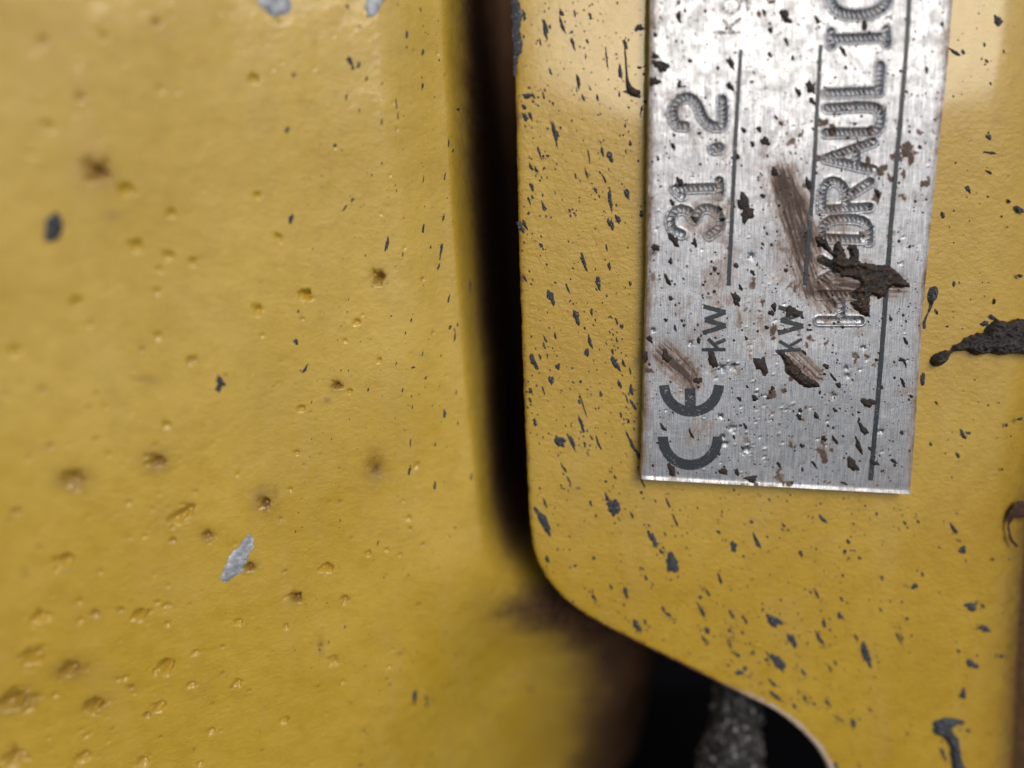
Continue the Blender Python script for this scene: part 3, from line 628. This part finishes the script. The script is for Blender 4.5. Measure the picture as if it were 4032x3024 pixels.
N2 = [(245,100,42,34,60),(325,175,30,22,60),(310,275,64,24,62),(455,75,46,24,70),(560,215,32,18,70),(765,235,34,20,60),(675,375,84,40,60),(300,680,84,34,68),(550,700,96,48,80),(475,810,42,36,0),(475,595,36,20,80),(300,488,26,16,60),(385,490,20,12,60),(350,530,34,13,70),(215,590,44,24,70),(810,730,104,62,70),(865,450,36,30,60),(840,528,26,20,0),(880,420,56,24,75),(965,440,60,56,0),(985,450,90,34,20),(775,905,44,24,60),(693,908,26,20,60),(1380,928,70,54,0),(1018,970,28,20,40),(1012,1005,38,24,50),(1103,1000,38,24,80),(1203,968,26,18,40),(1350,1065,78,32,60),(1145,1120,38,24,60),(1205,1130,50,16,60),(1330,1160,70,26,65),(1340,1180,50,16,60),(1030,1160,28,24,0),(1300,1262,74,54,50),(1415,1250,56,26,30),(1520,1243,46,16,40),(905,1260,32,20,50),(1095,1260,46,14,50),(605,1295,48,36,40),(680,1300,42,22,65),(755,1335,76,32,8),(1155,735,38,24,60),(1560,700,34,24,0),(1575,715,40,10,70),(1565,820,54,16,65),(1580,600,42,16,70),(1220,835,38,22,50),(1145,775,16,14,0),(435,1095,56,14,65),(328,1282,64,40,70),(1255,1360,46,10,20),(870,850,26,18,60),(285,1060,54,18,60),(1038,660,34,14,50),(1190,790,60,12,50),(735,845,14,12,0),(1290,1240,14,12,0),(1425,700,20,14,0),(190,680,34,60,0),(1245,525,20,16,0),(1070,515,16,14,0),(1075,540,14,12,0),(1060,540,16,12,0),(730,585,22,16,60),(700,1050,16,12,0),(725,1055,34,16,60),(1330,980,16,12,0),(845,905,16,14,0),(500,300,16,14,60),(540,240,18,12,0),(700,315,34,18,60),(580,240,14,14,0)]
for lst, (ox, oy) in ((N1, (2400, 0)), (N2, (2400, 900))):
    for (x, y, l_, w_, a_) in lst:
        if l_ > 1: speck('name', nameplate, ox+x*.7378, oy+y*.7378, l_*.7378, w_*.7378, a_, M_speck2, .012)
# specks on the casting
K1 = [(1295,250,55,18,95),(1410,380,55,14,100),(865,50,40,18,85),(1395,70,30,10,85),(945,470,60,18,105),(880,440,60,40,80),(900,490,40,18,70),(1003,570,40,14,95),(1408,625,60,12,95),(855,705,50,12,95),(1217,750,70,9,85),(1230,840,50,8,85),(950,800,30,10,85),(1112,885,40,12,95),(770,1055,35,18,120),(425,945,50,24,100),(898,1450,40,14,110),(845,1505,60,12,115),(455,1590,70,26,100),(1560,1580,60,12,100),(1415,1645,40,10,100),(1598,1040,70,8,92),(1668,795,30,14,110),(475,545,30,24,90),(1415,190+0,10,8,0),(955,195,24,10,90),(1115,605,20,10,90),(1570,1280,50,10,100),(1415,1300,50,6,95)]
K2 = [(1150,300,100,24,98),(1413,185,60,16,100),(1543,345,110,20,98),(1525,460,60,12,110),(1265,372,26,10,95),(1467,318,24,10,95),(1600,690,60,12,100),(1608,900,36,16,100),(1643,968,70,12,98),(1327,848,28,10,95),(1180,818,14,10,0),(490,1005,50,26,85),(558,1200,80,18,112),(1410,1090,40,8,100),(1343,1190,26,16,0),(1432,1268,30,12,100),(1265,1355,36,8,98),(1568,1525,70,20,92),(1335,1480,30,8,95),(1330,1400,20,8,95),(1752,600,90,10,92),(1218,1165,30,6,105),(1663,880,30,10,90),(1652,1372,34,10,90),(455,115,70,26,98)]
K3 = [(1312,470,72,16,98),(1496,580,60,18,92),(1085,990,34,10,105),(1500,275,36,8,95),(1645,880,18,12,0),(1762,510,40,14,100),(1320,265,60,10,90),(1665,120,30,8,90)]
K4 = [(1168,1000,110,32,96),(1255,1010,70,12,80),(1258,1055,34,24,60),(2010,945,60,24,60),(1810,965,40,7,55),(1915,970,14,12,0),(1790,1138,30,12,10),(1412,1252,16,10,60),(965,868,14,12,0),(1900,1275,16,10,50),(1282,1418,26,10,80),(1700,930,24,10,130),(1862,1435,16,12,0),(1665,1105,18,12,0),(1563,1360,14,10,0)]
for lst, (ox, oy) in ((K1, (900, 0)), (K2, (900, 800)), (K3, (900, 1600)), (K4, (1000, 2200))):
    for (x, y, l_, w_, a_) in lst:
        if 900+y < -1: continue
        speck('cast', casting, ox+x*.5425, oy+y*.5425, l_*.5425, w_*.5425, a_, M_speck, .006)
speck('cast', casting, 215, 880, 90, 46, 92, M_speck, .02); speck('cast', casting, 200, 925, 50, 50, 92, M_speck, .02)
speck('cast', casting, 868, 1500, 40, 24, 70, M_speck, .01); speck('cast', casting, 862, 1525, 40, 18, 110, M_speck, .01)
rr = random.Random(21)
items = []
def inside_plate(u, v):
    lx = np.interp(v, [q[1] for q in out[:300] if q[1] < 2150], [q[0] for q in out[:300] if q[1] < 2150])
    if v > 2150:
        d = min((u-q[0])**2+(v-q[1])**2 for q in out); i_ = min(range(len(out)), key=lambda n_: (u-out[n_][0])**2+(v-out[n_][1])**2)
        i_ = min(i_, len(out)-2); a, b_ = out[i_], out[i_+1]
        return ((b_[0]-a[0])*(v-a[1])-(b_[1]-a[1])*(u-a[0])) < 0 and d > 64
    return u > lx+6 and u < 4000
for lst, (ox, oy, sc) in ((SA, (1600, 0, .66305)), (SB, (1600, 1000, .66305)), (SC, (1900, 2000, .9638))):
    for (x, y, l_, w_, a_) in lst:
        for _ in range(rr.choice([1, 2, 4])):
            t_ = math.radians(a_+rr.gauss(0, 25)); q_ = rr.choice([-1, 1])*(l_*.55+rr.uniform(4, 26)); s_ = rr.uniform(5, 14)
            uu, vv_ = ox+x*sc+q_*math.cos(t_), oy+y*sc+q_*math.sin(t_)
            if inside_plate(uu, vv_): items.append((uu, vv_, s_, s_*rr.uniform(.3, .7), a_+rr.gauss(0, 15)))
for _ in range(2300):
    u, v = rr.uniform(2020, 4000), rr.uniform(-20, 3030)
    if u > 3600 and rr.random() < .7: continue
    if not inside_plate(u, v) or (2530 < u < 3700 and v < 1900): continue
    l_ = min(24, 4.6*math.exp(rr.gauss(.3, .5))); items.append((u, v, l_, l_*rr.uniform(.35, .8), rr.gauss(70, 12)))
stuff('plate', plate, items, M_speck, 'fine_mud_specks', 'fine dark splatter over the plate')
items = []
for _ in range(1500):
    u, v = rr.uniform(2540, 3720), rr.uniform(-10, 1930)
    if not (np.interp(v, tv, tu)+8 < u < np.interp(v, rv, rU)-8) or v > 1885+(u-2525)*.057-10: continue
    l_ = min(22, 4.6*math.exp(rr.gauss(.25, .5))); items.append((u, v, l_, l_*rr.uniform(.5, .95), rr.gauss(65, 18)))
stuff('name', nameplate, items, M_speck2, 'fine_mud_specks', 'fine brown splatter over the metal')
items = []
for _ in range(420):
    u, v = rr.uniform(1150, 1790), rr.uniform(-10, 2700)
    l_ = min(16, 3.6*math.exp(rr.gauss(.2, .5))); items.append((u, v, l_, l_*.4, rr.gauss(97, 6)))
for _ in range(160):
    u, v = rr.uniform(1350, 2350), rr.uniform(2550, 3030)
    l_ = min(12, 4.*math.exp(rr.gauss(.1, .4))); items.append((u, v, l_, l_*.7, rr.gauss(80, 20)))
stuff('cast', casting, items, M_speck, 'fine_mud_specks', 'fine dark splatter over the casting')

# ------------------------------------------------------------------ smears with an outline of their own
def smear(name, host, poly, mat, hgt, label=None, cat=None, parent=None, jag=5., seed=0, soft=14., lift=.002, rough=.5):
    p = np.array(poly+[poly[0]], float); s = np.concatenate([[0], np.cumsum(np.hypot(*np.diff(p, axis=0).T))])
    n_ = int(s[-1]/4.5); q = np.linspace(0, s[-1], n_, endpoint=False)
    c = np.stack([np.interp(q, s, p[:, 0]), np.interp(q, s, p[:, 1])], -1)
    c += jag*np.stack([fbm(c[:, 0]/13, c[:, 1]/13, 3, seed)-.5, fbm(c[:, 0]/13+40, c[:, 1]/13, 3, seed)-.5], -1)*2.2
    gx, gy = np.meshgrid(np.arange(c[:, 0].min(), c[:, 0].max(), 5.), np.arange(c[:, 1].min(), c[:, 1].max(), 5.))
    g = np.stack([gx.ravel(), gy.ravel()], -1)+rng.uniform(-1.5, 1.5, (gx.size, 2))
    ins = np.zeros(len(g), bool); a = c; b_ = np.roll(c, -1, 0)
    for (x0, y0), (x1, y1) in zip(a, b_):
        m = ((y0 > g[:, 1]) != (y1 > g[:, 1])); xx = x0+(g[:, 1]-y0)*(x1-x0)/((y1-y0) or 1e-9); ins ^= m & (g[:, 0] < xx)
    g = g[ins]
    dist = np.sqrt(((g[:, None]-c[None])**2).sum(-1).min(1)) if len(g) else np.zeros(0)
    g = g[dist > 2.5]; dist = dist[dist > 2.5]
    allp = np.concatenate([c, g]); dd_ = np.concatenate([np.zeros(n_), dist])
    co_, _, tr, ov_, _, _ = delaunay_2d_cdt([Vector(map(float, t)) for t in allp], [], [list(range(n_))], 1, 1e-7)
    pv = np.array([(t[0], t[1]) for t in co_]); dv = np.array([dd_[o_[0]] if o_ else 0. for o_ in ov_])
    xy = host_xy(host, pv[:, 0], pv[:, 1])
    z = HZ[host](xy[:, 0], xy[:, 1])+lift+hgt*sstep(0, soft, dv)*((1-rough)+2*rough*fbm(pv[:, 0]/11, pv[:, 1]/8, 4, seed+3))
    F_ = [tuple(t) for t in tr]
    o = mk(name, np.column_stack([xy, z]), F_, mat, parent)
    if len(F_) and o.data.polygons[0].normal.z < 0: o.data.flip_normals()
    if cat: tag(o, label, cat)
    elif label: o['label'] = label
    return o
cE = lambda pts: [(3432+x*.5425, 1000+y*.5425) for x, y in pts]
cF = lambda pts: [(3432+x*.738, 1800+y*.738) for x, y in pts]
cA = lambda pts: [(1600+x*.66305, y*.66305) for x, y in pts]
smear('mud_splash', 'plate', cE([(418, 770), (430, 740), (490, 715), (530, 700), (570, 698), (590, 660), (640, 640), (700, 592), (760, 575), (815, 570), (822, 535), (880, 490), (910, 470), (960, 490), (1010, 490), (1060, 465), (1110, 480), (1180, 500), (1260, 560), (1280, 640), (1200, 720), (1110, 730), (1030, 722), (930, 735), (850, 715), (760, 738), (710, 728), (690, 700), (600, 705), (560, 730), (520, 780), (490, 815), (450, 820), (425, 800)]),
      M_mud, .075, 'thick dark mud splash with a pointed tail, right of the metal tag', 'mud', seed=2)
smear('mud_drip', 'plate', cE([(410, 275), (420, 245), (455, 232), (480, 245), (486, 280), (472, 325), (450, 350), (432, 400), (405, 450), (392, 490), (392, 540), (372, 545), (368, 500), (385, 460), (408, 415), (418, 365), (402, 335), (404, 300)]),
      M_speck, .03, 'small tadpole shaped dark drip touching the right edge of the metal tag', 'mud', seed=3, jag=2.)
smear('mud_smear', 'plate', cF([(318, 1455), (330, 1440), (322, 1420), (345, 1400), (400, 1385), (460, 1398), (495, 1405), (492, 1425), (455, 1430), (425, 1448), (440, 1475), (465, 1510), (470, 1560), (478, 1600), (490, 1640), (515, 1670), (520, 1720), (430, 1720), (425, 1650), (418, 1580), (410, 1530), (385, 1495), (345, 1480)]),
      M_speck, .035, 'grey T shaped mud smear low on the yellow plate', 'mud', seed=4)
smear('tar_smear', 'name', c2([(1100, 45), (1130, 30), (1165, 60), (1190, 120), (1205, 70), (1235, 62), (1250, 110), (1262, 150), (1285, 160), (1270, 110), (1280, 85), (1315, 90), (1330, 130), (1335, 175), (1390, 188), (1450, 192), (1500, 195), (1530, 230), (1560, 262), (1600, 290), (1602, 312), (1560, 318), (1510, 308), (1480, 330), (1470, 365), (1440, 372), (1400, 350), (1385, 400), (1392, 470), (1360, 465), (1300, 425), (1285, 395), (1320, 385), (1300, 362), (1290, 335), (1330, 310), (1340, 285), (1290, 262), (1240, 258), (1215, 240), (1170, 205), (1125, 190), (1105, 160), (1135, 150), (1180, 170), (1195, 150), (1150, 110), (1110, 90)]),
      M_tar, .022, 'black tar smear over the Y of HYDRAULIC on the metal tag', 'tar', seed=5, jag=8., soft=12)
smear('grease_smear', 'name', c2([(890, 640), (930, 655), (960, 690), (1000, 730), (1030, 770), (1070, 800), (1110, 820), (1120, 845), (1070, 850), (1035, 845), (1000, 815), (960, 790), (935, 755), (930, 715), (905, 680)]),
      M_tar, .014, 'narrow dark grease smear below the kW beside the H', 'grease', seed=6, jag=7.)
smear('tar_drip', 'plate', cA([(1290, 240), (1300, 250), (1306, 330), (1312, 420), (1322, 480), (1338, 510), (1365, 530), (1388, 535), (1390, 555), (1370, 578), (1340, 572), (1312, 555), (1303, 510), (1302, 440), (1296, 340)]),
      M_speck2, .02, 'thin hook shaped black drip left of the metal tag near the top', 'tar', seed=7, jag=1.6, soft=6)
smear('edge_grime', 'plate', cA([(622, 0), (650, -30), (672, 10), (680, 60), (686, 120), (676, 180), (690, 240), (688, 310), (668, 330), (655, 400), (645, 460), (636, 440), (636, 330), (630, 200), (624, 90)]),
      M_speck, .012, None, None, plate, seed=8, jag=6)
smear('rust_ring', 'plate', [(3962, 2062), (3974, 2010), (4010, 1976), (4060, 1965), (4110, 1990), (4110, 2040), (4040, 2036), (3990, 2040), (3975, 2070), (3985, 2120), (4012, 2150), (4000, 2156), (3972, 2125)], M_pit, .012, 'round dark rusty mark at the right edge', None, plate, seed=9, jag=4)
# white chips in the casting paint
def chip(pts, seed, label):
    smear('paint_chip', 'cast', pts, M_white, .012, label, None, casting, seed=seed, jag=11., soft=10, lift=.006)
chip([(1020, -60), (1150, -60), (1142, 20), (1125, 52), (1085, 68), (1050, 50), (1030, 20)], 11, 'larger white chip at the top edge')
chip([(1460, -50), (1515, -50), (1505, 10), (1490, 50), (1472, 70), (1450, 62), (1442, 35), (1450, 5)], 12, 'smaller white chip at the top edge')
chip([(985, 2112), (995, 2140), (978, 2190), (950, 2245), (915, 2275), (892, 2292), (884, 2262), (898, 2210), (930, 2160), (960, 2125)], 13, 'slanting white chip beside a rusty pit')

# ------------------------------------------------------------------ mud caked rod seen through the opening
na, nh = 96, 260
hh = np.linspace(0, 1, nh)[:, None]; aa_ = np.linspace(0, 2*math.pi, na, endpoint=False)[None, :]
pa = P(2935, 2480, -.52); pb = P(2842, 3420, -.40)
axis = pb-pa; ln = np.linalg.norm(axis); axis /= ln
e1 = np.cross(axis, [0, 0, 1.]); e1 /= np.linalg.norm(e1); e2 = np.cross(axis, e1)
if e2[2] < 0: e2 = -e2
yy = hh*ln
rad = .180+.085*sstep(.2, .62, hh)+0*aa_
cx_, sx_ = np.cos(aa_), np.sin(aa_)
rad = rad*(1+.42*(fbm(cx_*1.7+yy*2.6+9, sx_*1.7+yy*1.2, 3, 31)-.5)+.50*(fbm(aa_/6.28*30+yy*3.0, yy*13-cx_*2, 3, 32)-.5)+.40*(fbm(aa_*9, yy*30, 2, 33)-.5))
pts_ = pa+axis*yy[..., None]+e1*(rad*cx_)[..., None]*1.08+e2*(rad*sx_)[..., None]*.8
i_ = np.arange(nh*na).reshape(nh, na); i2 = np.roll(i_, -1, 1)
rf = np.stack([i_[:-1], i2[:-1], i2[1:], i_[1:]], -1).reshape(-1, 4)
rod = mk('mud_caked_rod', pts_.reshape(-1, 3), rf, M_rod)
tag(rod, 'rough grey mud caked rod standing in the black opening below the steel plate', 'rod')

# ------------------------------------------------------------------ lean the machine back
for o in COL.objects:
    if o.parent is None and o.type in ('MESH', 'EMPTY'): o.matrix_world = G @ o.matrix_world
